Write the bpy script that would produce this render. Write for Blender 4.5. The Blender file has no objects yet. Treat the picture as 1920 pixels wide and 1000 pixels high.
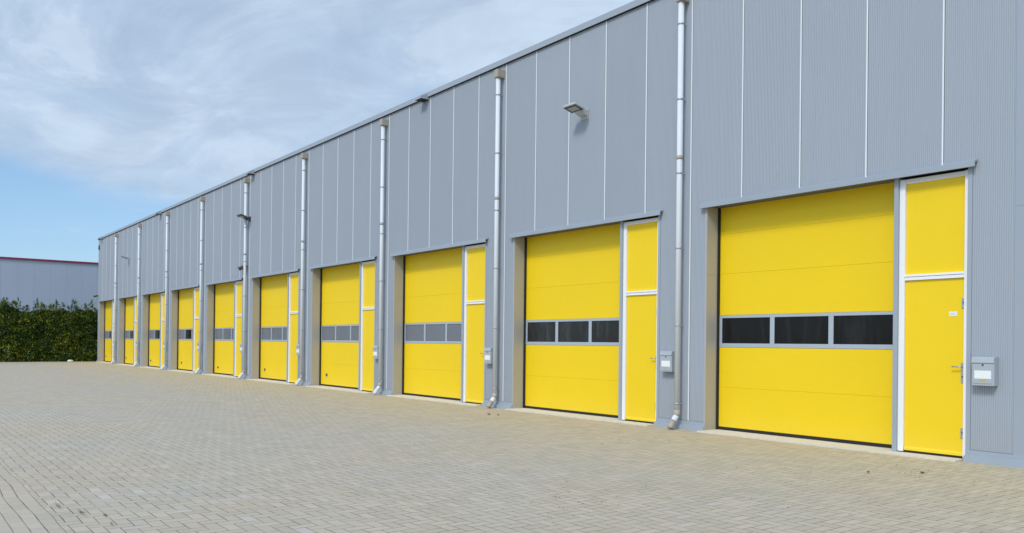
import bpy, bmesh, math, random
from mathutils import Vector, Matrix, noise
R = math.radians
random.seed(7)
S = bpy.context.scene
C = S.collection

# ---------------------------------------------------------------- camera
CX, CY, CZ = 16.5087, -11.4693, 1.4877          # eye; the facade is the plane y = 0, x runs along it
YAW, PITCH, ROLL, FPX = 0.92103, 0.0027992, 0.0112461, 1570.0
fwd = Vector((-math.sin(YAW), math.cos(YAW), 0)); right = Vector((math.cos(YAW), math.sin(YAW), 0))
up = Vector((0, 0, 1))
f2 = fwd * math.cos(PITCH) + up * math.sin(PITCH)
u2 = -fwd * math.sin(PITCH) + up * math.cos(PITCH)
r3 = right * math.cos(ROLL) + u2 * math.sin(ROLL)
u3 = -right * math.sin(ROLL) + u2 * math.cos(ROLL)
cam_d = bpy.data.cameras.new("camera"); cam = bpy.data.objects.new("camera", cam_d); C.objects.link(cam)
M = Matrix((r3, u3, -f2)).transposed().to_4x4(); M.translation = Vector((CX, CY, CZ)); cam.matrix_world = M
cam_d.sensor_width = 36; cam_d.lens = FPX / 1920 * 36
cam_d.shift_y = 140 / 1920; cam_d.clip_start = .05; cam_d.clip_end = 8000
S.camera = cam

# ---------------------------------------------------------------- world, sun, exposure
SUN_EL, SUN_AZ = 44, 23        # azimuth: degrees right of the facade normal
S.view_settings.view_transform = 'Standard'; S.view_settings.look = 'None'
S.view_settings.exposure = 0.0; S.view_settings.gamma = 1.0
W = bpy.data.worlds.new("World"); S.world = W; W.use_nodes = True
nt = W.node_tree; nt.nodes.clear()

class N:
    """small helper that writes shader maths"""
    def __init__(s, tree): s.t = tree
    def new(s, typ, **kw):
        n = s.t.nodes.new(typ)
        for k, v in kw.items():
            setattr(n, k, v)
        return n
    def put(s, sock, v):
        if hasattr(v, 'links'): s.t.links.new(v, sock)
        else: sock.default_value = v
    def m(s, op, a, b=0.0, c=0.0, clamp=False):
        n = s.new('ShaderNodeMath', operation=op, use_clamp=clamp)
        s.put(n.inputs[0], a); s.put(n.inputs[1], b); s.put(n.inputs[2], c)
        return n.outputs[0]
    def vec(s, x, y, z):
        n = s.new('ShaderNodeCombineXYZ'); s.put(n.inputs[0], x); s.put(n.inputs[1], y); s.put(n.inputs[2], z); return n.outputs[0]
    def sep(s, v):
        n = s.new('ShaderNodeSeparateXYZ'); s.put(n.inputs[0], v); return n.outputs
    def noise(s, v, scale, detail=4, rough=.5, dist=0.0, dim='3D'):
        n = s.new('ShaderNodeTexNoise'); n.noise_dimensions = dim
        s.put(n.inputs['Vector'], v); s.put(n.inputs['Scale'], scale); s.put(n.inputs['Detail'], detail)
        s.put(n.inputs['Roughness'], rough); s.put(n.inputs['Distortion'], dist); return n.outputs['Fac']
    def step(s, v, a, b, lo=0.0, hi=1.0, smooth=True):
        n = s.new('ShaderNodeMapRange'); n.interpolation_type = 'SMOOTHSTEP' if smooth else 'LINEAR'
        s.put(n.inputs[0], v); s.put(n.inputs[1], a); s.put(n.inputs[2], b); s.put(n.inputs[3], lo); s.put(n.inputs[4], hi)
        return n.outputs[0]
    def mix(s, f, a, b, mode='MIX'):
        n = s.new('ShaderNodeMix', data_type='RGBA', blend_type=mode)
        s.put(n.inputs[0], f)
        for q, v in ((6, a), (7, b)):
            if hasattr(v, 'links'): s.t.links.new(v, n.inputs[q])
            else: n.inputs[q].default_value = (*v, 1)
        return n.outputs[2]
    def mulc(s, col, fac):
        n = s.new('ShaderNodeVectorMath', operation='SCALE')
        s.put(n.inputs[0], col); s.put(n.inputs['Scale'], fac); return n.outputs[0]

g = N(nt)
sky = g.new('ShaderNodeTexSky'); sky.sky_type = 'NISHITA'; sky.sun_disc = False
sky.sun_elevation = R(SUN_EL)
sun_dir = Vector((math.sin(R(SUN_AZ)) * math.cos(R(SUN_EL)), -math.cos(R(SUN_AZ)) * math.cos(R(SUN_EL)), math.sin(R(SUN_EL))))
sky.sun_rotation = math.atan2(sun_dir.x, sun_dir.y)
sky.air_density = 1.0; sky.dust_density = .0; sky.ozone_density = 3.0
tc = g.new('ShaderNodeTexCoord')
dx, dy, dz = g.sep(tc.outputs['Generated'])
dzp = g.m('MAXIMUM', dz, 0.0)
pz = g.m('ADD', dzp, .10)
px_, py_ = g.m('DIVIDE', dx, pz), g.m('DIVIDE', dy, pz)
pv = g.vec(px_, py_, 0.0)
# turn so that streaks run from upper left to lower right of the picture
rot = g.new('ShaderNodeMapping'); g.put(rot.inputs[0], pv); rot.inputs['Rotation'].default_value = (0, 0, R(-62)); rot.inputs['Scale'].default_value = (.75, 1.25, 1)
pr = rot.outputs[0]
n1 = g.noise(pr, .55, 7, .55, .6)
n2 = g.noise(pr, 1.7, 8, .62, .9)
n3 = g.noise(g.mix(.5, pv, pr), 3.6, 8, .62, .5)
side = g.m('ADD', g.m('MULTIPLY', dx, .10), g.m('MULTIPLY', dy, .16))
edge = g.m('ADD', g.m('ADD', dz, g.m('MULTIPLY', g.m('SUBTRACT', n1, .5), .10)), side)
deck = g.step(edge, .085, .118)
low = g.step(n2, .50, .74)
thick = g.step(g.m('ADD', g.m('MULTIPLY', n1, .55), g.m('MULTIPLY', n2, .45)), .34, .62)
cover = g.m('ADD', g.m('MULTIPLY', deck, g.m('ADD', .58, g.m('MULTIPLY', thick, .40))), g.m('MULTIPLY', low, .30), clamp=True)
bright = g.m('ADD', .885, g.m('ADD', g.m('MULTIPLY', g.step(n3, .38, .62), .09), g.m('MULTIPLY', g.step(n2, .40, .66), .085)))
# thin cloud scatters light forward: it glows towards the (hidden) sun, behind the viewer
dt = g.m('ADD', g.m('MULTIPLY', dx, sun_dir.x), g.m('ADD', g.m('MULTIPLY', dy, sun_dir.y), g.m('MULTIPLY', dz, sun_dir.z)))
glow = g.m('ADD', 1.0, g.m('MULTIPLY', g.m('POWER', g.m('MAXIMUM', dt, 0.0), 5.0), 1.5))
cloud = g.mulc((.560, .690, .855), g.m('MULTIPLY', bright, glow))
base = g.mix(1.0, g.mulc(sky.outputs[0], .13), g.mix(g.step(dz, .0, .22), (.63, .755, .93), (1.05, 1.08, 1.10)), 'MULTIPLY')
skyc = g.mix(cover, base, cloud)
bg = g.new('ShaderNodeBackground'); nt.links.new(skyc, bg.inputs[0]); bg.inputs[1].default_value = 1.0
wo = g.new('ShaderNodeOutputWorld'); nt.links.new(bg.outputs[0], wo.inputs[0])

sd = bpy.data.lights.new("sun", 'SUN'); sd.energy = 1.85; sd.angle = R(11); sd.color = (1.0, .95, .87)
so = bpy.data.objects.new("sun", sd); C.objects.link(so)
so.rotation_euler = sun_dir.to_track_quat('Z', 'Y').to_euler()

# ---------------------------------------------------------------- materials
def mat(name, col, rough=.5, metal=0.0, spec=.5, fn=None):
    m = bpy.data.materials.new(name); m.use_nodes = True
    t = m.node_tree; b = t.nodes['Principled BSDF']
    b.inputs['Base Color'].default_value = (*col, 1); b.inputs['Roughness'].default_value = rough
    b.inputs['Metallic'].default_value = metal; b.inputs['Specular IOR Level'].default_value = spec
    if fn: fn(N(t), b)
    return m
def pos(g):
    n = g.new('ShaderNodeNewGeometry'); return n.outputs['Position']
def bump(g, b, h, strength, dist):
    n = g.new('ShaderNodeBump'); n.inputs['Strength'].default_value = strength; n.inputs['Distance'].default_value = dist
    g.put(n.inputs['Height'], h); g.t.links.new(n.outputs[0], b.inputs['Normal'])
def scaled(g, p, sx, sy, sz):
    n = g.new('ShaderNodeMapping'); g.put(n.inputs[0], p); n.inputs['Scale'].default_value = (sx, sy, sz); return n.outputs[0]
def vary(col, amt=.12, scale=1.3, stretch=(1, 1, .25), rough=None, fine=.03):
    def fn(g, b):
        p = pos(g)
        a = g.noise(scaled(g, p, *stretch), scale, 5, .6)
        c = g.noise(p, 22.0, 3, .6)
        k = g.m('ADD', g.m('ADD', 1 - amt / 2 - fine / 2, g.m('MULTIPLY', a, amt)), g.m('MULTIPLY', c, fine))
        g.t.links.new(g.mulc(col, k), b.inputs['Base Color'])
        if rough:
            g.put(b.inputs['Roughness'], g.step(a, .3, .7, rough[0], rough[1]))
    return fn
GREY = (.366, .400, .448)
def clad_fn(g, b):
    p = pos(g); x, y, z = g.sep(p)
    # every 1.1 m panel has a slightly different batch tone; rain streaks run down; dust at the foot
    cell = g.m('FLOOR', g.m('DIVIDE', x, 1.1))
    wn = g.new('ShaderNodeTexWhiteNoise'); wn.noise_dimensions = '1D'; g.put(wn.inputs['W'], cell)
    st = g.noise(scaled(g, p, 6, 1, .18), 1.0, 5, .65)
    bl = g.noise(p, .35, 3, .5)
    dust = g.step(g.m('ADD', z, g.m('MULTIPLY', bl, .5)), .2, 1.1, 1.0, 0.0)
    k = g.m('ADD', .93, g.m('ADD', g.m('MULTIPLY', wn.outputs[0], .045), g.m('ADD', g.m('MULTIPLY', st, .07), g.m('MULTIPLY', bl, .05))))
    c = g.mulc(GREY, k)
    c = g.mix(g.m('MULTIPLY', dust, .18), c, (.34, .33, .30))
    g.t.links.new(c, b.inputs['Base Color'])
    g.put(b.inputs['Roughness'], g.step(st, .3, .7, .36, .48))
    # sheet metal is never quite flat
    bump(g, b, g.noise(scaled(g, p, 1.2, 1, .5), 1.4, 2, .5), .25, .02)
M_clad = mat('coated_cladding', GREY, .42, .0, .45, clad_fn)
M_joint_glint = mat('painted_joint_glint', (.80, .82, .84), .4, 0, .5, vary((.80, .82, .84), .12, 3))
M_trim = mat('folded_trim', (.335, .373, .423), .36, .0, .5, vary((.335, .373, .423), .12, 1.2, rough=(.3, .45)))
M_jamb = mat('jamb_sheet', (.405, .39, .36), .30, .0, .5, vary((.405, .39, .36), .10, 1.2, rough=(.26, .36)))
M_dark = mat('black_rubber_and_shade', (.02, .02, .02), .7, 0, .3, vary((.022, .021, .02), .4, 9))  # black rubber; also paints shade lines in the joints and under the coping
M_soffit = mat('soffit_sheet', (.12, .13, .14), .6, 0, .3, vary((.12, .13, .14), .2, 3))
M_frame = mat('aluminium_frame', (.42, .47, .53), .34, .1, .5, vary((.42, .47, .53), .1, 4))
M_white = mat('white_frame_paint', (.83, .83, .83), .4, 0, .5, vary((.84, .84, .835), .06, 2.5))
M_white_top = M_white
def yellow_fn(rib):
    def fn(g, b):
        p = pos(g); x, y, z = g.sep(p)
        a = g.noise(p, .8, 4, .6); c = g.noise(scaled(g, p, 1, 1, .2), 5, 4, .6)
        k = g.m('ADD', .955, g.m('ADD', g.m('MULTIPLY', a, .06), g.m('MULTIPLY', c, .025)))
        low = g.step(g.m('ADD', z, g.m('MULTIPLY', c, .35)), .15, .65, 1.0, 0.0)
        col = g.mulc((.885, .610, .010), k)
        col = g.mix(g.m('MULTIPLY', low, .07), col, (.50, .42, .22))
        g.t.links.new(col, b.inputs['Base Color'])
        g.put(b.inputs['Roughness'], g.step(a, .3, .7, .40, .50))
        if rib:
            w = g.m('ABSOLUTE', g.m('SUBTRACT', g.m('FRACT', g.m('DIVIDE', z, .0345)), .5))
            h = g.m('ADD', g.m('MULTIPLY', g.step(w, .06, .18), .6), g.m('MULTIPLY', g.noise(scaled(g, p, .6, 1, 6), 22, 3, .6), .5))
            bump(g, b, h, .35, .0022)
        else:
            bump(g, b, g.noise(p, 3, 3, .5), .12, .01)
    return fn
M_yel = mat('yellow_ribbed_panel', (.86, .60, .016), .45, 0, .3, yellow_fn(True))
M_yel2 = mat('yellow_smooth_panel', (.86, .60, .016), .40, 0, .35, yellow_fn(False))
M_pipe = mat('pale_pipe', (.68, .71, .74), .6, 0, .4, vary((.68, .71, .74), .14, 1.6, (1, 1, .5)))
M_tan = mat('weathered_zinc', (.40, .36, .30), .6, .1, .4, vary((.40, .36, .30), .35, 9))
M_clip = mat('clip_steel', (.40, .42, .44), .4, .5, .5, vary((.40, .42, .44), .2, 9))
M_box = mat('letterbox_paint', (.40, .44, .475), .38, 0, .5, vary((.40, .44, .475), .1, 7))
M_box2 = mat('letterbox_side', (.33, .37, .41), .42, 0, .5, vary((.33, .37, .41), .1, 7))
M_label = mat('label_paper', (.82, .83, .84), .5, 0, .4, vary((.82, .83, .84), .05, 9))
M_ystick = mat('yellow_sticker', (.55, .40, .10), .5, 0, .4, vary((.55, .40, .10), .3, 60))
M_hole = mat('lock_metal', (.10, .10, .11), .35, .6, .5)
M_steel = mat('handle_steel', (.52, .52, .51), .3, .8, .5, vary((.52, .52, .51), .1, 20))
M_lampl = mat('pale_lamp_casting', (.46, .47, .47), .45, .1, .5, vary((.46, .47, .47), .12, 8))
M_lampd = mat('dark_lamp_casting', (.06, .06, .065), .5, 0, .4, vary((.06, .06, .065), .3, 8))
M_lens = mat('led_lens', (.38, .35, .30), .25, 0, .6)
M_concrete = mat('pale_concrete', (.66, .61, .52), .85, 0, .2, vary((.66, .61, .52), .22, 6, (1, 1, 1), fine=.2))

def glass(name, col, rough, spec, blotch):
    def fn(g, b):
        p = pos(g)
        a = g.noise(scaled(g, p, 3.5, 1, .8), 1.1, 4, .6, .6)
        col2 = tuple(c * 2.6 + .012 for c in col)
        g.t.links.new(g.mix(g.m('MULTIPLY', g.step(a, .45, .75), blotch), col, col2), b.inputs['Base Color'])
        g.put(b.inputs['Roughness'], g.step(g.noise(p, 1.2, 2), .3, .7, rough, rough * 1.3))
        bump(g, b, g.noise(p, 1.1, 1), .10, .008)
    return mat(name, col, rough, 0, spec, fn)
M_gl_dark = glass('dark_pane', (.011, .011, .012), .10, .16, .5)
M_gl_mid = glass('dusky_pane', (.022, .023, .025), .10, .25, 1.0)
M_gl_grey = glass('grey_pane', (.17, .18, .205), .25, .5, .03)  # lighter grey pane for the farther doors

def paving_fn(g, b):
    p = pos(g)
    x, y, z = g.sep(p)
    w = .11
    wob1 = g.noise(scaled(g, p, .5, .9, 1), 1.3, 2); wob2 = g.noise(scaled(g, p, .8, .5, 1), .9, 2, .5, 0)
    xx = g.m('ADD', x, g.m('MULTIPLY', g.m('SUBTRACT', wob2, .5), .05))
    yy = g.m('ADD', y, g.m('MULTIPLY', g.m('SUBTRACT', wob1, .5), .09))
    u = g.m('DIVIDE', xx, w); v = g.m('DIVIDE', yy, w)
    i = g.m('FLOOR', u); j = g.m('FLOOR', v); fu = g.m('FRACT', u); fv = g.m('FRACT', v)
    k = g.m('FLOORED_MODULO', g.m('SUBTRACT', i, j), 4.0)
    def is_(n): return g.m('COMPARE', k, float(n), .1)
    k0, k1, k2, k3 = is_(0), is_(1), is_(2), is_(3)
    L = g.m('ADD', fu, g.m('MULTIPLY', k1, 9.0)); Rr = g.m('ADD', g.m('SUBTRACT', 1.0, fu), g.m('MULTIPLY', k0, 9.0))
    Bt = g.m('ADD', fv, g.m('MULTIPLY', k2, 9.0)); Tp = g.m('ADD', g.m('SUBTRACT', 1.0, fv), g.m('MULTIPLY', k3, 9.0))
    dh = g.m('MINIMUM', g.m('MINIMUM', L, Rr), g.m('MINIMUM', Bt, Tp))
    idh = g.vec(g.m('SUBTRACT', i, k1), g.m('SUBTRACT', j, k2), 0.0)
    # soldier courses along the yard's edge channel: long bricks in line with x
    v0 = g.m('SUBTRACT', v, -93.45)
    jb = g.m('FLOOR', v0); ub = g.m('ADD', g.m('DIVIDE', u, 2.0), g.m('MULTIPLY', g.m('FLOORED_MODULO', jb, 2.0), .5))
    ib = g.m('FLOOR', ub); fub = g.m('MULTIPLY', g.m('FRACT', ub), 2.0); fvb = g.m('FRACT', v0)
    dbx = g.m('MINIMUM', fub, g.m('SUBTRACT', 2.0, fub)); dby = g.m('MINIMUM', fvb, g.m('SUBTRACT', 1.0, fvb))
    db = g.m('MINIMUM', g.m('ADD', g.m('MULTIPLY', dbx, 1.6), .012), g.m('MULTIPLY', dby, .9))
    idb = g.vec(ib, jb, 7.0)
    isb = g.m('LESS_THAN', v0, 0.0)
    d = g.m('ADD', g.m('MULTIPLY', db, isb), g.m('MULTIPLY', dh, g.m('SUBTRACT', 1.0, isb)))
    idn = g.new('ShaderNodeMix', data_type='VECTOR'); g.put(idn.inputs[0], isb); g.t.links.new(idh, idn.inputs[4]); g.t.links.new(idb, idn.inputs[5])
    wn = g.new('ShaderNodeTexWhiteNoise'); wn.noise_dimensions = '3D'; g.t.links.new(idn.outputs[1], wn.inputs['Vector'])
    rnd = wn.outputs['Value']
    rs = g.new('ShaderNodeSeparateColor'); g.t.links.new(wn.outputs['Color'], rs.inputs[0])
    # joint width differs from joint to joint
    jw = g.m('ADD', .013, g.m('MULTIPLY', g.noise(p, 5.5, 3, .7), .055))
    joint = g.step(d, g.m('MULTIPLY', jw, .45), g.m('MULTIPLY', jw, 1.35), 1.0, 0.0)
    big = g.noise(p, .22, 4, .6, .4); med = g.noise(p, 1.4, 5, .65); fine = g.noise(p, 130.0, 3, .7); fine2 = g.noise(p, 34.0, 4, .7)
    k_ = g.m('ADD', .71, g.m('ADD', g.m('MULTIPLY', rnd, .14), g.m('ADD', g.m('MULTIPLY', med, .16), g.m('ADD', g.m('MULTIPLY', fine, .14), g.m('MULTIPLY', fine2, .14)))))
    tint = g.mix(g.step(big, .38, .62), (.455, .420, .350), (.475, .415, .320))
    tint = g.mix(g.m('MULTIPLY', rs.outputs[0], .35), tint, (.46, .385, .32))
    pale = g.m('MULTIPLY', g.m('GREATER_THAN', rs.outputs[1], .955), .22)
    tint = g.mix(pale, tint, (.53, .53, .54))
    # sandy tint along the wall also paints yellow light bounced off the doors
    sand_bounce = g.m('MULTIPLY', g.step(g.m('ADD', y, g.m('MULTIPLY', med, 2.2)), -4.5, .2), .7)
    tint = g.mix(sand_bounce, tint, (.53, .44, .28))
    col = g.mulc(tint, k_)
    jc = g.mix(g.step(g.noise(p, 1.1, 4, .7), .55, .72), (.12, .10, .08), (.10, .115, .035))
    col = g.mix(g.m('MULTIPLY', joint, g.step(g.noise(p, 2.7, 3, .6), .36, .6, .42, .90)), col, jc)
    spot = g.step(g.noise(p, 7.0, 2, .5), .745, .79)
    col = g.mix(g.m('MULTIPLY', spot, .35), col, (.16, .13, .09))
    g.t.links.new(col, b.inputs['Base Color'])
    b.inputs['Roughness'].default_value = .88; b.inputs['Specular IOR Level'].default_value = .25
    h = g.m('ADD', g.m('MULTIPLY', g.step(d, 0.0, .07), 1.0), g.m('ADD', g.m('MULTIPLY', rnd, .35), g.m('MULTIPLY', fine2, .25)))
    bump(g, b, h, .5, .006)
M_pave = mat('block_paving', (.4, .38, .34), .88, 0, .25, paving_fn)
M_ground = mat('far_soil', (.2, .19, .13), .95, 0, .1, vary((.2, .19, .13), .4, .2, (1, 1, 1)))
def leaf_fn(c1, c2, c3):
    def fn(g, b):
        n = g.new('ShaderNodeNewGeometry'); r = n.outputs['Random Per Island']
        a = g.noise(n.outputs['Position'], .9, 3)
        k = g.m('ADD', r, g.m('MULTIPLY', g.m('SUBTRACT', a, .5), .7))
        c = g.mix(g.step(k, .1, .62), c1, c2); c = g.mix(g.step(k, .76, .98), c, c3)
        g.t.links.new(c, b.inputs['Base Color'])
        tr = g.new('ShaderNodeBsdfTranslucent'); g.t.links.new(c, tr.inputs[0])
        mx = g.new('ShaderNodeMixShader'); mx.inputs[0].default_value = .22
        out = g.t.nodes['Material Output']
        g.t.links.new(b.outputs[0], mx.inputs[1]); g.t.links.new(tr.outputs[0], mx.inputs[2]); g.t.links.new(mx.outputs[0], out.inputs[0])
    return fn
M_leaf = mat('hedge_leaf', (.05, .08, .02), .65, 0, .12, leaf_fn((.020, .044, .010), (.060, .105, .018), (.38, .39, .04)))
M_twig = mat('twig_bark', (.07, .055, .035), .9, 0, .1, vary((.07, .055, .035), .3, 9))
M_moss = mat('moss', (.13, .14, .03), .9, 0, .1, leaf_fn((.14, .15, .05), (.22, .22, .055), (.32, .30, .07)))
M_dryleaf = mat('dry_leaf', (.20, .12, .07), .7, 0, .2, vary((.20, .12, .07), .5, 60))
M_neigh = mat('pale_blue_cladding', (.375, .435, .535), .45, 0, .4, vary((.375, .435, .535), .12, .35, (1, 1, .3)))
M_neigh_j = mat('blue_joint', (.335, .39, .49), .5, 0, .4, vary((.335, .39, .49), .1, 3))
M_red = mat('red_roof_edge', (.27, .03, .06), .45, 0, .4, vary((.24, .022, .055), .15, 3))
M_roof = mat('roof_felt', (.10, .10, .11), .9, 0, .2, vary((.10, .10, .11), .2, 1))

# ---------------------------------------------------------------- mesh helpers
class MB:
    def __init__(s): s.v = []; s.f = []; s.mi = []; s.sm = []
    def face(s, pts, mi=0, sm=False):
        n = len(s.v); s.v += [tuple(p) for p in pts]; s.f.append(tuple(range(n, n + len(pts)))); s.mi.append(mi); s.sm.append(sm)
    def box(s, x0, x1, y0, y1, z0, z1, mi=0):
        n = len(s.v)
        s.v += [(x, y, z) for x in (x0, x1) for y in (y0, y1) for z in (z0, z1)]
        for q in ((0, 1, 3, 2), (4, 6, 7, 5), (0, 4, 5, 1), (2, 3, 7, 6), (0, 2, 6, 4), (1, 5, 7, 3)):
            s.f.append(tuple(n + i for i in q)); s.mi.append(mi); s.sm.append(False)
    def bbox(s, x0, x1, y0, y1, z0, z1, r=.004, mi=0):
        """box with chamfered edges"""
        bm = bmesh.new(); bmesh.ops.create_cube(bm, size=1)
        for v in bm.verts:
            v.co = Vector(((x0 + x1) / 2 + v.co.x * (x1 - x0), (y0 + y1) / 2 + v.co.y * (y1 - y0), (z0 + z1) / 2 + v.co.z * (z1 - z0)))
        bmesh.ops.bevel(bm, geom=bm.edges[:], offset=min(r, .45 * min(x1 - x0, y1 - y0, z1 - z0)), segments=2, affect='EDGES', profile=.5)
        s.addbm(bm, mi)
    def addbm(s, bm, mi=0, sm=False, mw=None):
        n = len(s.v); bm.verts.index_update()
        for v in bm.verts: s.v.append(tuple(mw @ v.co if mw else v.co))
        for f in bm.faces: s.f.append(tuple(n + v.index for v in f.verts)); s.mi.append(mi); s.sm.append(sm)
        bm.free()
    def tube(s, pts, r, seg=16, mi=0, cap=True, sm=True):
        """round tube along a polyline; r number or list"""
        pts = [Vector(p) for p in pts]; m = len(pts); n0 = len(s.v)
        rr = r if isinstance(r, (list, tuple)) else [r] * m
        ref = None
        for q, p in enumerate(pts):
            if q == 0: t = pts[1] - pts[0]
            elif q == m - 1: t = pts[-1] - pts[-2]
            else: t = (pts[q + 1] - p).normalized() + (p - pts[q - 1]).normalized()
            t.normalize()
            if ref is None: ref = Vector((1, 0, 0)) if abs(t.x) < .9 else Vector((0, 0, 1))
            a = ref - t * ref.dot(t); a.normalize(); ref = a; b = t.cross(a)
            for k in range(seg):
                an = 2 * math.pi * k / seg
                s.v.append(tuple(p + (a * math.cos(an) + b * math.sin(an)) * rr[q]))
        for q in range(m - 1):
            for k in range(seg):
                k2 = (k + 1) % seg
                s.f.append((n0 + q * seg + k, n0 + q * seg + k2, n0 + (q + 1) * seg + k2, n0 + (q + 1) * seg + k)); s.mi.append(mi); s.sm.append(sm)
        if cap:
            s.f.append(tuple(n0 + k for k in range(seg))[::-1]); s.mi.append(mi); s.sm.append(False)
            s.f.append(tuple(n0 + (m - 1) * seg + k for k in range(seg))); s.mi.append(mi); s.sm.append(False)
    def prof(s, pr, x0, x1, mi=0, cap=True):
        """profile of (y, z) points swept along x, closed"""
        n = len(s.v); k = len(pr)
        s.v += [(x0, y, z) for y, z in pr] + [(x1, y, z) for y, z in pr]
        for i in range(k):
            j = (i + 1) % k; s.f.append((n + i, n + j, n + k + j, n + k + i)); s.mi.append(mi); s.sm.append(False)
        if cap:
            s.f.append(tuple(n + i for i in range(k))[::-1]); s.mi.append(mi); s.sm.append(False)
            s.f.append(tuple(n + k + i for i in range(k))); s.mi.append(mi); s.sm.append(False)
    def obj(s, name, mats, parent=None, loc=None, fix=True):
        me = bpy.data.meshes.new(name); me.from_pydata(s.v, [], s.f)
        if not isinstance(mats, (list, tuple)): mats = [mats]
        for m in mats: me.materials.append(m)
        me.polygons.foreach_set('material_index', s.mi); me.polygons.foreach_set('use_smooth', s.sm)
        if fix:
            bm = bmesh.new(); bm.from_mesh(me); bmesh.ops.recalc_face_normals(bm, faces=bm.faces[:]); bm.to_mesh(me); bm.free()
        me.update()
        o = bpy.data.objects.new(name, me); C.objects.link(o)
        if parent: o.parent = parent
        if loc: o.location = loc
        return o
def thing(name, label, cat, loc=(0, 0, 0), group=None):
    o = bpy.data.objects.new(name, None); C.objects.link(o); o.location = loc; o.empty_display_size = .2
    o['label'] = label; o['category'] = cat
    if group: o['group'] = group
    return o
def tag(o, label, cat, group=None):
    o['label'] = label; o['category'] = cat
    if group: o['group'] = group
    return o
def copy_tree(o, parent=None):
    c = o.copy(); C.objects.link(c); c.parent = parent
    for ch in list(o.children): copy_tree(ch, c)
    return c

B = [6.6 - 5.5 * (10 - n) for n in range(1, 11)]      # bay origins; the joint line beside each bay's left pipe
XL, XR = -43.05, 12.2
ZTOP = 7.93

# ---------------------------------------------------------------- ground
m = MB(); m.box(-3000, 3000, -3000, 3000, -.5, -.06)
o = m.obj('ground', M_ground); o['kind'] = 'structure'
bm = bmesh.new()
x0, x1, y0, y1, st = -62, 40, -46, .36, .6
nx, ny = int((x1 - x0) / st), int((y1 - y0) / st)
grid = [[None] * (ny + 1) for _ in range(nx + 1)]
for i in range(nx + 1):
    for j in range(ny + 1):
        x = x0 + (x1 - x0) * i / nx; y = y0 + (y1 - y0) * j / ny
        a = min(1, max(0, (-y - 1.2) / 3))
        z = (noise.noise(Vector((x * .16, y * .16, 3))) * .022 + noise.noise(Vector((x * .5, y * .5, 9))) * .007 - .006) * a
        grid[i][j] = bm.verts.new((x, y, z))
for i in range(nx):
    for j in range(ny): bm.faces.new((grid[i][j], grid[i + 1][j], grid[i + 1][j + 1], grid[i][j + 1])).smooth = True
me = bpy.data.meshes.new('pavement'); bm.to_mesh(me); bm.free(); me.materials.append(M_pave)
o = bpy.data.objects.new('pavement', me); C.objects.link(o); o['kind'] = 'structure'

# ---------------------------------------------------------------- the warehouse
wh = thing('warehouse', 'long grey ribbed metal industrial building with a row of ten yellow doors', 'building', (XL, 0, 0))
def local(o):          # parts are modelled in world coordinates and hung under the empty at the corner
    o.parent = wh; o.matrix_parent_inverse = Matrix.Translation((-XL, 0, 0)); return o

RIB = .0275; RD = .0075
def ribs(m, xa, xb, z0, z1):
    k0 = math.floor(xa / RIB + 1e-6); x = xa
    pts = []
    k = k0
    while k * RIB < xb - 1e-6:
        for fx, yy in ((0, 0.0), (.42, 0.0), (.5, RD), (.92, RD)):
            px = (k + fx) * RIB
            if xa - 1e-9 <= px <= xb + 1e-9: pts.append((px, yy))
        k += 1
    if not pts or pts[0][0] > xa + 1e-4: pts.insert(0, (xa, RD))
    if pts[-1][0] < xb - 1e-4: pts.append((xb, RD))
    for (a, ya), (b, yb) in zip(pts, pts[1:]):
        m.face([(a, ya, z0), (b, yb, z0), (b, yb, z1), (a, ya, z1)], 0)
JW = .0115
def clad(m, xa, xb, z0, z1, grid_joints=True):
    """ribbed sheet between panel joints every 1.1 m with the light caught in each joint groove painted as a pale strip"""
    k = math.ceil((xa + .03) / 1.1); x = xa
    while k * 1.1 < xb - .03:
        j = k * 1.1
        ribs(m, x, j - JW, z0, z1)
        m.box(j - JW, j + JW * .7, -.004, .012, z0, z1, 1)  # pale strip paints the light caught in the joint groove
        m.box(j + JW * .7, j + JW * 1.3, .008, .012, z0, z1, 2)  # dark line paints the groove's shade beside it
        x = j + JW * 1.3; k += 1
    ribs(m, x, xb, z0, z1)
m = MB()
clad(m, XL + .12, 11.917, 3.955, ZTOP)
# solid wall behind the sheet: upper band, piers, gables, back, roof
m.box(XL + .02, XR - .02, .013, .40, 3.955, ZTOP - .01, 0)
edges = []
for n, b in enumerate(B):
    left = XL + .12 if n == 0 else B[n - 1] + 4.79
    edges.append((left, b + .345))
edges.append((B[-1] + 4.79, 11.917))
for q, (a, c) in enumerate(edges):
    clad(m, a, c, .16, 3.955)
    la = XL + .02 if q == 0 else a + .002
    lc = XR - .02 if q == len(edges) - 1 else c + .03
    m.box(la, lc, .013, .40, 0.0, 3.955, 0)
m.box(XL + .02, XL + .30, .40, 24, 0, ZTOP - .01, 0); m.box(XR - .30, XR - .02, .40, 24, 0, ZTOP - .01, 0)
m.box(XL + .02, XR - .02, 24, 24.3, 0, ZTOP - .01, 0)
local(m.obj('wall', [M_clad, M_joint_glint, M_dark]))
m = MB(); m.box(XL + .05, XR - .05, .06, 24.2, ZTOP - .01, ZTOP + .03); local(m.obj('roof', M_roof))
# gable sides get plain corner trims
for xa, xb in ((XL, XL + .12), (11.917, XR)):
    m = MB(); m.bbox(xa, xb, -.006, .012, .10, 3.30 if xb > 0 else ZTOP, .002)
    if xb > 0: m.bbox(xa, xb, -.009, .012, 3.30, ZTOP, .002)
    if xb > 0: m.bbox(xb - .001, xb + .012, -.009, .25, .10, ZTOP, .002)
    else: m.bbox(xa - .012, xa + .001, -.006, .25, .10, ZTOP, .002)
    local(m.obj('corner_trim', M_trim))
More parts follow.
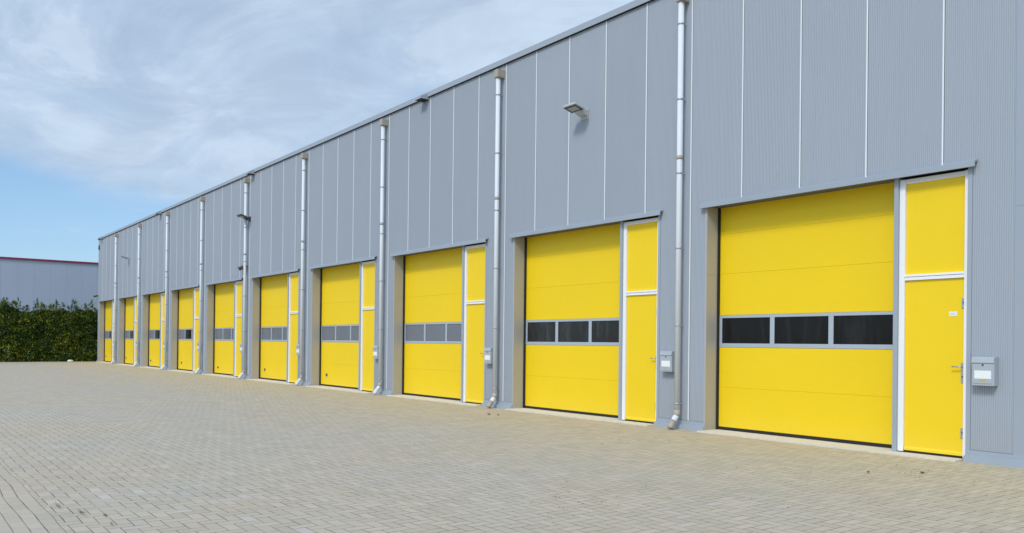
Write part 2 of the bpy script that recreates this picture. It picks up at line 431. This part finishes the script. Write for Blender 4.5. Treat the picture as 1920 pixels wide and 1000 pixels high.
# roof edge coping
m = MB()
m.prof([(-.055, ZTOP - .02), (-.055, 8.035), (.06, 8.05), (.30, 8.03), (.30, 7.99), (-.045, 7.985), (-.045, ZTOP - .02)], XL - .05, XR + .05)
m.box(XL - .05, XL - .04, -.04, 24.3, ZTOP - .02, 8.03); m.box(XR + .04, XR + .05, -.04, 24.3, ZTOP - .02, 8.03)
for k in range(19):
    xk = XL + 2.9 * k + 1.4
    m.box(xk, xk + .012, -.0575, -.0545, ZTOP - .02, 8.037)
local(m.obj('coping', M_trim))
m = MB(); m.box(XL + .0, XR, -.030, -.001, ZTOP - .028, ZTOP - .012); local(m.obj('coping_shadow_strip', M_dark))  # black strip paints the shadow line under the coping
# skirting at the foot of every pier
for q, (a, c) in enumerate(edges):
    a2 = XL - .01 if q == 0 else a - .055
    c2 = XR if q == len(edges) - 1 else c + .03
    m = MB(); m.prof([(-.008, .155), (-.012, .088), (-.060, .078), (-.072, -.02), (.012, -.02), (.012, .155)], a2, c2)
    local(m.obj('skirting', M_trim))

# ---- one bay, modelled around its origin, then copied
parts0 = []
def part(name, m, mats):
    o = m.obj(name, mats); parts0.append(o); return o
OP0, OP1 = .38, 4.71          # opening
LT = 3.872
m = MB(); m.prof([(-.0, 3.968), (-.083, 3.950), (-.088, 3.946), (-.088, LT), (-.078, LT - .004), (-.073, 3.93), (.0, 3.94)], OP0 - .10, OP1 + .145)
m.box(OP0 - .10, OP1 + .145, -.003, .0, 3.94, 3.99)
part('lintel_flashing', m, M_trim)
m = MB(); m.box(OP0 - .01, OP1 + .02, -.001, .52, 3.90, 3.952); part('soffit', m, M_soffit)
m = MB(); m.bbox(OP0 - .035, OP0, -.0045, .012, .10, 3.90, .0015); m.box(OP0 - .035, OP0 + .001, .0, .278, 0.0, 2.72); m.box(OP0 - .035, OP0 + .002, .0, .278, 2.724, 3.90)
part('door_jamb', m, M_jamb)
m = MB(); m.box(OP0 - .004, OP0 + .026, .278, .335, .02, 3.93); part('door_seal', m, M_dark)
# overhead door
D0, D1, DY = OP0 + .004, 3.76, .33
def section(m, z0, z1):
    m.prof([(DY + .0028, z0), (DY + .0, z0 + .003), (DY, z1 - .003), (DY + .0028, z1), (DY + .045, z1), (DY + .045, z0)], D0, D1)
m = MB()
for z0, z1 in ((.075, .765), (.7675, 1.463), (2.024, 2.741), (2.7435, 3.436), (3.4385, 4.05)): section(m, z0, z1)
m.box(D0, D1, DY + .006, DY + .044, .08, 1.46); m.box(D0, D1, DY + .006, DY + .044, 2.03, 4.045); m.box(D0, D1, DY + .014, DY + .044, 1.466, 2.021)
door = part('overhead_door', m, M_yel)
def sub(name, m, mats, parent):
    o = m.obj(name, mats); o.parent = parent; return o
PAN = [(.458, 1.445), (1.53, 2.515), (2.60, 3.59)]
m = MB(); F = 0
m.bbox(D0, D1, DY - .006, DY + .02, 1.972, 2.022, .003); m.bbox(D0, D1, DY - .006, DY + .02, 1.465, 1.533, .003)
prev = D0
for a, b_ in PAN: m.bbox(prev, a, DY - .005, DY + .02, 1.530, 1.975, .003); prev = b_
m.bbox(prev, D1, DY - .005, DY + .02, 1.530, 1.975, .003)
for a, b_ in PAN:      # black glazing gasket
    for q in ((a, a + .008, 1.533, 1.972), (b_ - .008, b_, 1.533, 1.972), (a, b_, 1.533, 1.540), (a, b_, 1.965, 1.972)):
        m.box(q[0], q[1], DY + .004, DY + .0115, q[2], q[3], 1)
sub('window_frame', m, [M_frame, M_dark], door)
for a, b_ in PAN:
    m = MB(); m.box(a + .001, b_ - .001, DY + .007, DY + .0105, 1.534, 1.971); sub('window_pane', m, M_gl_dark, door)
m = MB(); m.box(D0, D1, DY - .004, DY + .04, .018, .074); sub('bottom_seal', m, M_dark, door)
# post, side door, top light
m = MB(); m.bbox(3.715, 3.777, .022, .44, .0, 3.93, .003); m.box(3.7135, 3.72, .0205, .03, 2.9, 2.904); part('door_post', m, M_trim)
WY = .055
m = MB()
m.bbox(3.779, 3.859, WY, WY + .10, .035, 3.86, .004); m.bbox(4.681, 4.735, WY - .02, WY + .10, .04, 3.86, .003)
m.bbox(3.859, 4.681, WY + .01, WY + .10, 3.795, 3.86, .003)
m.bbox(3.859, 4.681, WY + .004, WY + .10, 2.435, 2.480, .004); m.bbox(3.859, 4.681, WY - .004, WY + .10, 2.484, 2.515, .004)
m.box(3.859, 4.681, WY + .01, WY + .10, 2.478, 2.488, 1)
part('door_frame', m, [M_white, M_dark])
m = MB(); m.bbox(3.859, 4.681, WY + .045, WY + .09, 2.513, 3.796, .003); part('top_light_panel', m, M_yel2)
m = MB(); m.bbox(3.861, 4.679, WY + .035, WY + .09, .055, 2.432, .003)
m.prof([(WY + .034, .11), (WY + .012, .085), (WY + .010, .055), (WY + .034, .055)], 3.87, 4.676)
sdoor = part('side_door', m, M_yel2)
m = MB(); m.tube([(4.652, WY + .03, 1.245), (4.652, WY - .018, 1.245), (4.635, WY - .026, 1.245), (4.535, WY - .026, 1.243)], .0085, 10); sub('door_handle', m, M_steel, sdoor)
for z0, z1 in ((1.03, 1.30),):
    m = MB(); m.bbox(4.630, 4.679, WY + .024, WY + .0355, z0, z1, .003); m.tube([(4.655, WY + .025, z0 + .08), (4.655, WY + .015, z0 + .08)], .011, 10, 1); sub('handle_plate', m, [M_steel, M_hole], sdoor)
for zc in (2.095, .357):
    m = MB(); m.bbox(4.633, 4.679, WY + .020, WY + .0355, zc - .068, zc + .068, .003)
    m.tube([(4.657, WY + .021, zc + .012), (4.657, WY + .014, zc + .012)], .010, 10, 1); m.box(4.654, 4.660, WY + .0175, WY + .021, zc - .02, zc + .005, 1)
    sub('extra_lock', m, [M_steel, M_hole], sdoor)
m = MB(); m.bbox(4.735, 4.792, -.0045, .16, .10, 3.90, .002); part('side_trim', m, M_trim)
m = MB()
m.box(OP0 - .01, 4.70, -.21, .52, -.04, .022)
part('doorstep', m, M_concrete)
m = MB(); m.box(3.861, 4.679, WY + .02, WY + .1, .018, .055); m.box(3.779, 3.859, WY + .01, WY + .1, .018, .035); m.box(4.681, 4.735, WY+.01, WY + .1, .018, .04); part('threshold_gap', m, M_dark)

def knob_mesh():
    m = MB(); m.tube([(0, .008, 0), (0, -.012, 0), (0, -.034, 0), (0, -.040, 0)], [.042, .044, .040, .034], 16, 1); m.tube([(0, -.03, -.035), (0, -.03, -.085)], [.012, .009], 8, 0); m.tube([(0, -.039, 0), (0, -.046, 0)], [.022, .018], 12, 0)
    return m
knob0 = None
KNOB = {1: (.79, .385), 2: (.76, .393), 3: (.795, .362), 4: (1.0, .39), 5: (.90, .32), 6: (.88, .396), 7: (.864, .394)}
def pane_mat(n, k):
    if n == 10: return M_gl_dark
    if n == 9: return M_gl_mid
    if n in (5, 6, 7, 8): return M_gl_grey
    return M_gl_mid if k == 1 else M_gl_grey
ORD = ['first', 'second', 'third', 'fourth', 'fifth', 'sixth', 'seventh', 'eighth', 'ninth', 'tenth']
meshes = {}
for n in range(10, 0, -1):
    b = B[n - 1]
    for src in parts0:
        o = src if n == 10 else src.copy()
        if n != 10: C.objects.link(o)
        o.parent = wh; o.matrix_parent_inverse = Matrix.Identity(4); o.location = (b - XL, 0, 0)
        if src is parts0[0] and False: pass
        if src.name.startswith('overhead_door') or src.name.startswith('side_door'):
            kids = list(src.children) if n != 10 else []
            k = 0
            for ch in kids:
                c = ch.copy(); C.objects.link(c); c.parent = o
                if ch.name.startswith('window_pane'):
                    mt = pane_mat(n, k); k += 1
                    if mt is not M_gl_dark:
                        key = (ch.data.name, mt.name)
                        if key not in meshes:
                            me = ch.data.copy(); me.materials[0] = mt; meshes[key] = me
                        c.data = meshes[key]
            if src.name.startswith('overhead_door') and n in KNOB:
                kx, kz = KNOB[n]
                if knob0 is None:
                    kk = knob_mesh().obj('door_knob', [M_steel, M_hole]); knob0 = kk
                else:
                    kk = knob0.copy(); C.objects.link(kk)
                kk.parent = o; kk.location = (kx, DY, kz)
# sticker on the nearest side door only
m = MB(); m.bbox(B[9] + 4.465, B[9] + 4.57, WY + .0315, WY + .0345, 1.925, 1.985, .001)
for q in range(2): m.box(B[9] + 4.477, B[9] + 4.55, WY + .0305, WY + .0313, 1.943 + .018 * q, 1.947 + .018 * q, 1)
stk = m.obj('sticker', [M_label, M_box]); stk.parent = sdoor; stk.location = (-B[9], 0, 0)
stk['label'] = 'small white sticker high on the yellow side door'
# overflow spouts just below the coping
for x in (-2.43, -15.05, -28.16, -42.0):
    m = MB(); m.prof([(-.26, 7.845), (-.26, 7.90), (-.06, 8.00), (-.0, 8.00), (-.0, 7.845)], x - .15, x + .15)
    m.box(x - .14, x + .14, -.25, -.01, 7.838, 7.8445, 1)
    local(m.obj('roof_outlet', [M_trim, M_dark]))

# ---------------------------------------------------------------- downpipes
PX, PY, PR = -.155, -.125, .052
def make_pipe():
    t = thing('downpipe', '', 'downpipe')
    m = MB(); z = [7.62, 4.86, 4.79, .34]
    m.tube([(0, PY, z[0]), (0, PY, .335)], PR, 20); m.obj('pipe', M_pipe, t)
    m = MB(); m.bbox(-.075, .085, -.20, -.004, 7.60, 7.775, .004); m.tube([(0, PY, 7.60), (0, PY, 7.575)], PR + .006, 16); m.obj('hopper', M_tan, t)
    m = MB(); m.tube([(0, PY, 4.86), (0, PY, 4.79)], PR + .004, 20); m.obj('collar', M_tan, t)
    for zc in (7.20, 5.86, 4.545, 3.21, 1.84, .455):
        m = MB(); m.tube([(0, PY, zc + .014), (0, PY, zc - .014)], PR + .005, 20); m.tube([(0, PY + PR, zc), (0, .0, zc)], .007, 8); m.tube([(.0, PY + PR + .006, zc), (.052, PY + PR + .004, zc)], .008, 6)
        m.tube([(0, -.008, zc), (0, .001, zc)], .018, 8)
        m.obj('pipe_clip', M_clip, t)
    m = MB(); m.tube([(0, PY, .345), (0, PY, .27), (0, PY - .012, .235)], PR + .006, 20); m.obj('elbow', M_tan, t)
    m = MB(); m.tube([(0, PY - .012, .24), (0, PY - .095, .145)], PR, 20, cap=False); m.obj('spout', M_pipe, t)
    m = MB(); m.tube([(0, PY - .088, .152), (0, PY - .16, .055), (0, PY - .17, .022)], PR + .005, 20); m.obj('shoe', M_tan, t)
    return t
plabels = ['first downpipe from the hedge end, beside the far corner of the grey building',
 'second downpipe from the hedge end of the grey building',
 'third downpipe from the hedge end of the grey building',
 'fourth downpipe from the hedge end of the grey building',
 'pale downpipe crossing in front of the dark wall lamp and dark twin spotlight',
 'sixth downpipe from the hedge end, next pipe nearer than the one before the dark lamp',
 'seventh downpipe from the hedge end, third nearest pipe to the viewer',
 'pale downpipe with tan hopper left of the pale wall lamp, second largest in view',
 'tallest and nearest downpipe, its hopper cut by the top of the photo']
pipe0 = make_pipe(); pipes = []
for i in range(9):
    t = pipe0 if i == 0 else copy_tree(pipe0)
    t.location = (B[i + 1] + PX, 0, 0); tag(t, plabels[i], 'downpipe', 'downpipes along the grey facade')
    pipes.append(t)
for t in pipes[:7]:          # the seven far pipes end in a pale shoe, the two near ones in a weathered tan one
    for ch in t.children:
        if ch.name.startswith('shoe'):
            if 'shoe_pale' not in meshes:
                me = ch.data.copy(); me.materials[0] = M_pipe; meshes['shoe_pale'] = me
            ch.data = meshes['shoe_pale']

# ---------------------------------------------------------------- letterboxes
def make_box():
    t = thing('letterbox', '', 'letterbox')
    w, h, d = .275, .37, .12
    m = MB(); m.bbox(0, w, -d, -.001, 0, h - .02, .005); m.obj('body', M_box, t)
    m = MB(); m.bbox(.016, w - .016, -d - .006, -d + .002, .028, h - .085, .003); m.obj('front_door', M_box, t)
    m = MB(); m.prof([(-d - .014, h - .078), (-d - .016, h - .07), (-d - .004, h - .012), (-d + .02, h), (-.001, h + .003), (-.001, h - .019), (-d + .01, h - .03), (-d + .001, h - .075)], .0, w)
    m.obj('flap', M_box, t)
    m = MB(); m.tube([(w / 2, -d - .005, .268), (w / 2, -d - .011, .268)], .0125, 14); m.box(w / 2 - .003, w / 2 + .003, -d - .0125, -d - .010, .255, .268); m.obj('lock', M_hole, t)
    m = MB(); m.bbox(.035, w - .035, -d - .0085, -d - .0055, .09, .195, .001); m.obj('name_label', M_label, t)
    m = MB(); m.bbox(w * .36, w * .62, -d - .0085, -d - .0055, .062, .080, .001); m.obj('sticker', M_ystick, t)
    return t
blabels = ['grey letterbox by the farthest yellow door at the hedge end',
 'grey letterbox by the second yellow door from the hedge end',
 'grey letterbox by the third yellow door from the hedge end',
 'grey letterbox with a darker top by the fourth yellow door from the hedge end',
 'grey letterbox on the fifth pier from the hedge, below the dark twin spotlight',
 'grey letterbox by the sixth yellow door from the hedge end',
 'grey letterbox on the narrow pier right of the fourth nearest yellow door',
 'grey letterbox with white label right of the third nearest yellow door',
 'grey letterbox with white label touching the nearest tall downpipe in view',
 'largest grey letterbox, alone on the ribbed wall right of the nearest yellow side door']
box0 = make_box()
for i in range(10):
    t = box0 if i == 0 else copy_tree(box0)
    dx_ = {9: 4.858, 8: 4.93}.get(i, 4.90)
    t.location = (B[i] + dx_, 0, 1.012); tag(t, blabels[i], 'letterbox', 'letterboxes beside the yellow side doors')

# ---------------------------------------------------------------- wall lamps
def make_lamp(body):
    t = thing('wall_lamp', '', 'lamp')
    # flat head hung out from the wall, tilted up at its outer edge
    bm = bmesh.new(); bmesh.ops.create_cube(bm, size=1)
    for v in bm.verts: v.co = Vector((v.co.x * .40 * (1 if v.co.z < 0 else .90), v.co.y * .27, v.co.z * .055))
    bmesh.ops.bevel(bm, geom=bm.edges[:], offset=.008, segments=2, affect='EDGES')
    T = Matrix.Translation((0, -.315, .045)) @ Matrix.Rotation(R(-15), 4, 'X')
    m = MB(); m.addbm(bm, 0, False, T)
    for k in range(7):      # cooling fins
        bm = bmesh.new(); bmesh.ops.create_cube(bm, size=1)
        for v in bm.verts: v.co = Vector((v.co.x * .006 + (k - 3) * .045, v.co.y * .20, v.co.z * .018 + .034))
        m.addbm(bm, 0, False, T)
    m.obj('lamp_head', body, t)
    m = MB(); bm = bmesh.new(); bmesh.ops.create_cube(bm, size=1)
    for v in bm.verts: v.co = Vector((v.co.x * .35, v.co.y * .225, v.co.z * .004 - .0285))
    m.addbm(bm, 0, False, T); m.obj('lens_bezel', M_lampd, t)
    m = MB(); bm = bmesh.new(); bmesh.ops.create_cube(bm, size=1)
    for v in bm.verts: v.co = Vector((v.co.x * .25, v.co.y * .14, v.co.z * .004 - .0315))
    m.addbm(bm, 0, False, T); m.obj('lens', M_lens, t)
    m = MB(); m.prof([(-.23, -.02), (-.12, -.075), (-.012, -.085), (-.012, .03), (-.20, .035)], -.09, .09); m.obj('bracket', body, t)
    m = MB(); m.bbox(-.10, .10, -.013, .0, -.14, .06, .004); m.obj('wall_plate', body, t)
    return t
lp = make_lamp(M_lampl); lp.location = (3.80, 0, 6.215)
tag(lp, 'pale grey floodlight high on the wall between the two nearest downpipes', 'lamp', 'floodlights on the facade')
l2 = make_lamp(M_lampd); l2.location = (-15.42, 0, 6.22)
tag(l2, 'dark floodlight half hidden behind a downpipe midway along the wall', 'lamp', 'floodlights on the facade')
l3 = copy_tree(lp); l3.location = (-34.75, 0, 6.12)
tag(l3, 'smallest, farthest pale floodlight between the two downpipes nearest the hedge', 'lamp', 'floodlights on the facade')
# twin spotlight
t = thing('twin_spotlight', 'small dark twin spotlight behind a downpipe, below the dark floodlight', 'spotlight', (-15.85, 0, 4.33))
m = MB(); m.tube([(0, 0, 0), (0, -.04, 0)], .06, 14); m.tube([(-.14, -.05, .02), (.14, -.05, .02)], .015, 8); m.obj('mount', M_lampd, t)
for s in (-1, 1):
    m = MB(); m.tube([(s * .17, -.03, .06), (s * .19, -.10, .01), (s * .21, -.19, -.05)], [.05, .062, .085], 14); m.obj('spot_head', M_lampd, t)
t = thing('security_camera', 'small dark camera sticking out at the far corner just above door height', 'camera', (-42.95, 0, 4.25))
m = MB(); m.tube([(0, 0, .04), (0, -.10, .04), (-.02, -.14, .02)], .022, 10); m.obj('arm', M_lampd, t)
m = MB(); m.tube([(.06, -.10, .02), (-.20, -.22, -.01)], [.055, .06], 14); m.obj('housing', M_lampd, t)
t = thing('wall_sensor', 'tiny dark sensor box high on the far corner under the roof edge', 'sensor', (-42.83, 0, 7.40))
m = MB(); m.bbox(-.09, .09, -.05, 0, -.14, .14, .01); m.obj('housing', M_lampd, t)
m = MB(); m.tube([(0, -.05, -.05), (0, -.075, -.06)], [.05, .03], 12); m.obj('eye', M_hole, t)

# ---------------------------------------------------------------- neighbour building
nb = thing('neighbour_building', 'pale blue windowless warehouse with a dark red roof edge behind the hedge', 'building', (-60, -45, 0))
def nbp(name, m, mats): o = m.obj(name, mats, nb); o.matrix_parent_inverse = Matrix.Translation((60, 45, 0)); return o
m = MB(); m.box(-95, -60, -45, 60, 0, 7.74)
y = -44
while y < 60:
    m.box(-60.0, -59.996, y, y + .03, .0, 7.62, 1); y += 1.15
nbp('wall', m, [M_neigh, M_neigh_j])
m = MB(); m.box(-60.0, -59.90, -45.1, 60.1, 7.695, 7.84); m.box(-95.1, -60, -45.1, -45.0, 7.695, 7.84); nbp('roof_edge', m, M_red)
m = MB(); m.box(-95, -60.0, -45, 60, 7.74, 7.79); nbp('roof', m, M_roof)

# ---------------------------------------------------------------- hedge
hd = thing('hedge', 'tall dense green hedge with yellowish leaves and loose shoots on top', 'hedge', (-44.4, -9, 0))
rnd = random.Random(3)
HX0, HX1, HY0, HY1 = -45.3, -43.75, -20.0, 2.2
def htop(y): return 3.25 + .60 * noise.noise(Vector((y * .9, 1, 2))) + .18 * noise.noise(Vector((y * 2.6, 5, 2)))
m = MB()
def leaf(m, p, s, nrm=None):
    a = Vector((rnd.gauss(0, 1), rnd.gauss(0, 1), rnd.gauss(0, 1)))
    if nrm is not None: a += nrm * 1.0
    a.normalize(); t = a.cross(Vector((rnd.gauss(0, 1), rnd.gauss(0, 1), rnd.gauss(0, .6)))); t.normalize(); b = a.cross(t)
    l, w = s, s * .42
    m.face([p - t * l * .5, p + b * w * .5 - t * l * .1, p + t * l * .55 + a * s * .12, p - b * w * .5 - t * l * .1], 0)
def bulge(y, z): return .20 * noise.noise(Vector((y * 1.1, z * 1.1, 4))) + .16 * noise.noise(Vector((y * 3.2, z * 3.2, 8)))
for _ in range(60000):
    y = rnd.uniform(HY0 if rnd.random() < .25 else -8, HY1); top = htop(y)
    z = .04 + (top - .04) * rnd.random() ** .95
    front = HX1 + bulge(y, z) - max(0, z - 2.8) * .35
    x = front - abs(rnd.gauss(0, .16))
    leaf(m, Vector((x, y, z)), rnd.uniform(.07, .15), Vector((.9, 0, .5)))
for _ in range(14000):
    y = rnd.uniform(-9, HY1); z = htop(y) + rnd.uniform(-.35, .06); leaf(m, Vector((rnd.uniform(HX0, HX1 - .1), y, z)), rnd.uniform(.06, .13), Vector((0, 0, 1)))
tw = MB()
y = HY0
while y < HY1:
    hgt = max(.12, rnd.gauss(.38, .24)) * (1.0 + .8 * max(0, noise.noise(Vector((y * .8, 3, 3)))))
    x = rnd.uniform(HX0 + .2, HX1 - .15); z0 = htop(y) - .3
    bx, by = rnd.gauss(0, .12), rnd.gauss(0, .14)
    pts = [Vector((x, y, z0)), Vector((x + bx * .5, y + by * .5, z0 + .3 + hgt * .5)), Vector((x + bx, y + by, z0 + .3 + hgt))]
    tw.tube(pts, [.008, .005, .003], 5)
    for k in range(int(60 + 90 * hgt)):
        f = rnd.random() ** .8; p = pts[0].lerp(pts[1], f * 2) if f < .5 else pts[1].lerp(pts[2], f * 2 - 1)
        sp = .19 * (1.05 - f)
        leaf(m, p + Vector((rnd.gauss(0, sp), rnd.gauss(0, sp), rnd.gauss(0, .05))), rnd.uniform(.06, .12))
    y += rnd.uniform(.05, .22)
def hp(name, m, mats):
    o = m.obj(name, mats, hd, fix=False); o.matrix_parent_inverse = Matrix.Translation((44.4, 9, 0)); return o
hp('foliage', m, M_leaf)
for k in range(60):
    y = HY0 + .4 * k
    tw.tube([(-44.6 + rnd.gauss(0, .1), y, 0), (-44.6 + rnd.gauss(0, .15), y + rnd.gauss(0, .1), 1.6), (-44.6 + rnd.gauss(0, .2), y + rnd.gauss(0, .2), 3.2)], [.05, .035, .015], 6)
hp('branches', tw, M_twig)
# inner mass of the hedge, made of coarse dark leaves so that it does not show through
m = MB()
for _ in range(22000):
    y = rnd.uniform(HY0, HY1); z = rnd.uniform(.02, htop(y) - .12); leaf(m, Vector((rnd.uniform(-45.1, -44.05), y, z)), rnd.uniform(.22, .34))
hp('inner_foliage', m, M_leaf)

# ---------------------------------------------------------------- moss, weeds, litter on the paving
m = MB(); rnd = random.Random(11)
def clump(x, y, w, l, n):
    for _ in range(n):
        p = Vector((x + rnd.gauss(0, w), y + rnd.gauss(0, l), .004 + rnd.random() * .012)); leaf(m, p, rnd.uniform(.008, .018), Vector((0, 0, 1)))
for x, y, w, l, n in ((8.62, -10.06, .08, .006, 60), (8.20, -10.17, .07, .006, 40), (8.86, -9.92, .04, .008, 40), (9.25, -9.95, .05, .006, 25)): clump(x, y, w, l, n)
for _ in range(26): clump(10.4 + rnd.gauss(0, .55), -6.1 + rnd.gauss(0, .5), .03, .008, 7)
for _ in range(22): clump(11.7 + rnd.gauss(0, .45), -1.6 + rnd.gauss(0, .35), .028, .008, 7)
for _ in range(30): clump(rnd.uniform(3, 13), rnd.uniform(-6, -.8), .02, .006, 6)
for _ in range(14): clump(rnd.uniform(6.5, 8.0), -2.0 + rnd.gauss(0, .4), .025, .006, 8)
o = m.obj('moss', M_moss, fix=False); o['kind'] = 'stuff'
tag(o, 'small tufts of yellowish green moss in the joints of the paving', 'moss')
def dry(name, x, y, s, a, label):
    m = MB(); k = 7; pts = []
    for i in range(k):
        f = i / (k - 1); wv = math.sin(math.pi * f) * .42 * s + .001
        pts.append((f * s - s / 2, wv, .006 + .02 * math.sin(f * 3.3 + a) ** 2 + .3 * wv))
    ring = pts + [(p[0], -p[1], p[2]) for p in pts[::-1]]
    for i in range(k - 1):
        a0, a1 = pts[i], pts[i + 1]
        for sgn in (1, -1):
            e0 = (a0[0], sgn * a0[1], a0[2]); e1 = (a1[0], sgn * a1[1], a1[2])
            m.face([(a0[0], 0, .006), (a1[0], 0, .006), e1, e0]); m.face([(a0[0], 0, .004), (a1[0], 0, .004), (e1[0], e1[1], e1[2] - .002), (e0[0], e0[1], e0[2] - .002)])
    o = m.obj(name, M_dryleaf); o.location = (x, y, .004); o.rotation_euler = (0, 0, a); tag(o, label, 'leaf', 'dead leaves on the paving'); return o
dry('dead_leaf', 2.40, -1.33, .07, .3, 'curled brown dead leaf in front of the second nearest downpipe, left one of a pair')
dry('dead_leaf', 2.62, -1.25, .055, 1.9, 'brown dead leaf in front of the second nearest downpipe, right one of a pair')
dry('dead_leaf', 11.57, -1.60, .05, 1.0, 'brown dead leaf on the paving before the nearest side door')
dry('dead_leaf', 11.18, -2.11, .04, 2.2, 'small dark dead leaf on the paving before the rightmost overhead door')
m = MB(); bm = bmesh.new(); bmesh.ops.create_icosphere(bm, subdivisions=2, radius=.13)
for v in bm.verts: v.co = Vector((v.co.x * .8, v.co.y * 1.4, v.co.z * .6 + .05)) + v.co.normalized() * .02 * noise.noise(v.co * 12)
m.addbm(bm, 0, True); o = m.obj('white_stone', M_label); o.location = (-43.2, -1.55, .01)  # a white stone lying at the hedge base
tag(o, 'small white stone at the foot of the hedge', 'stone')
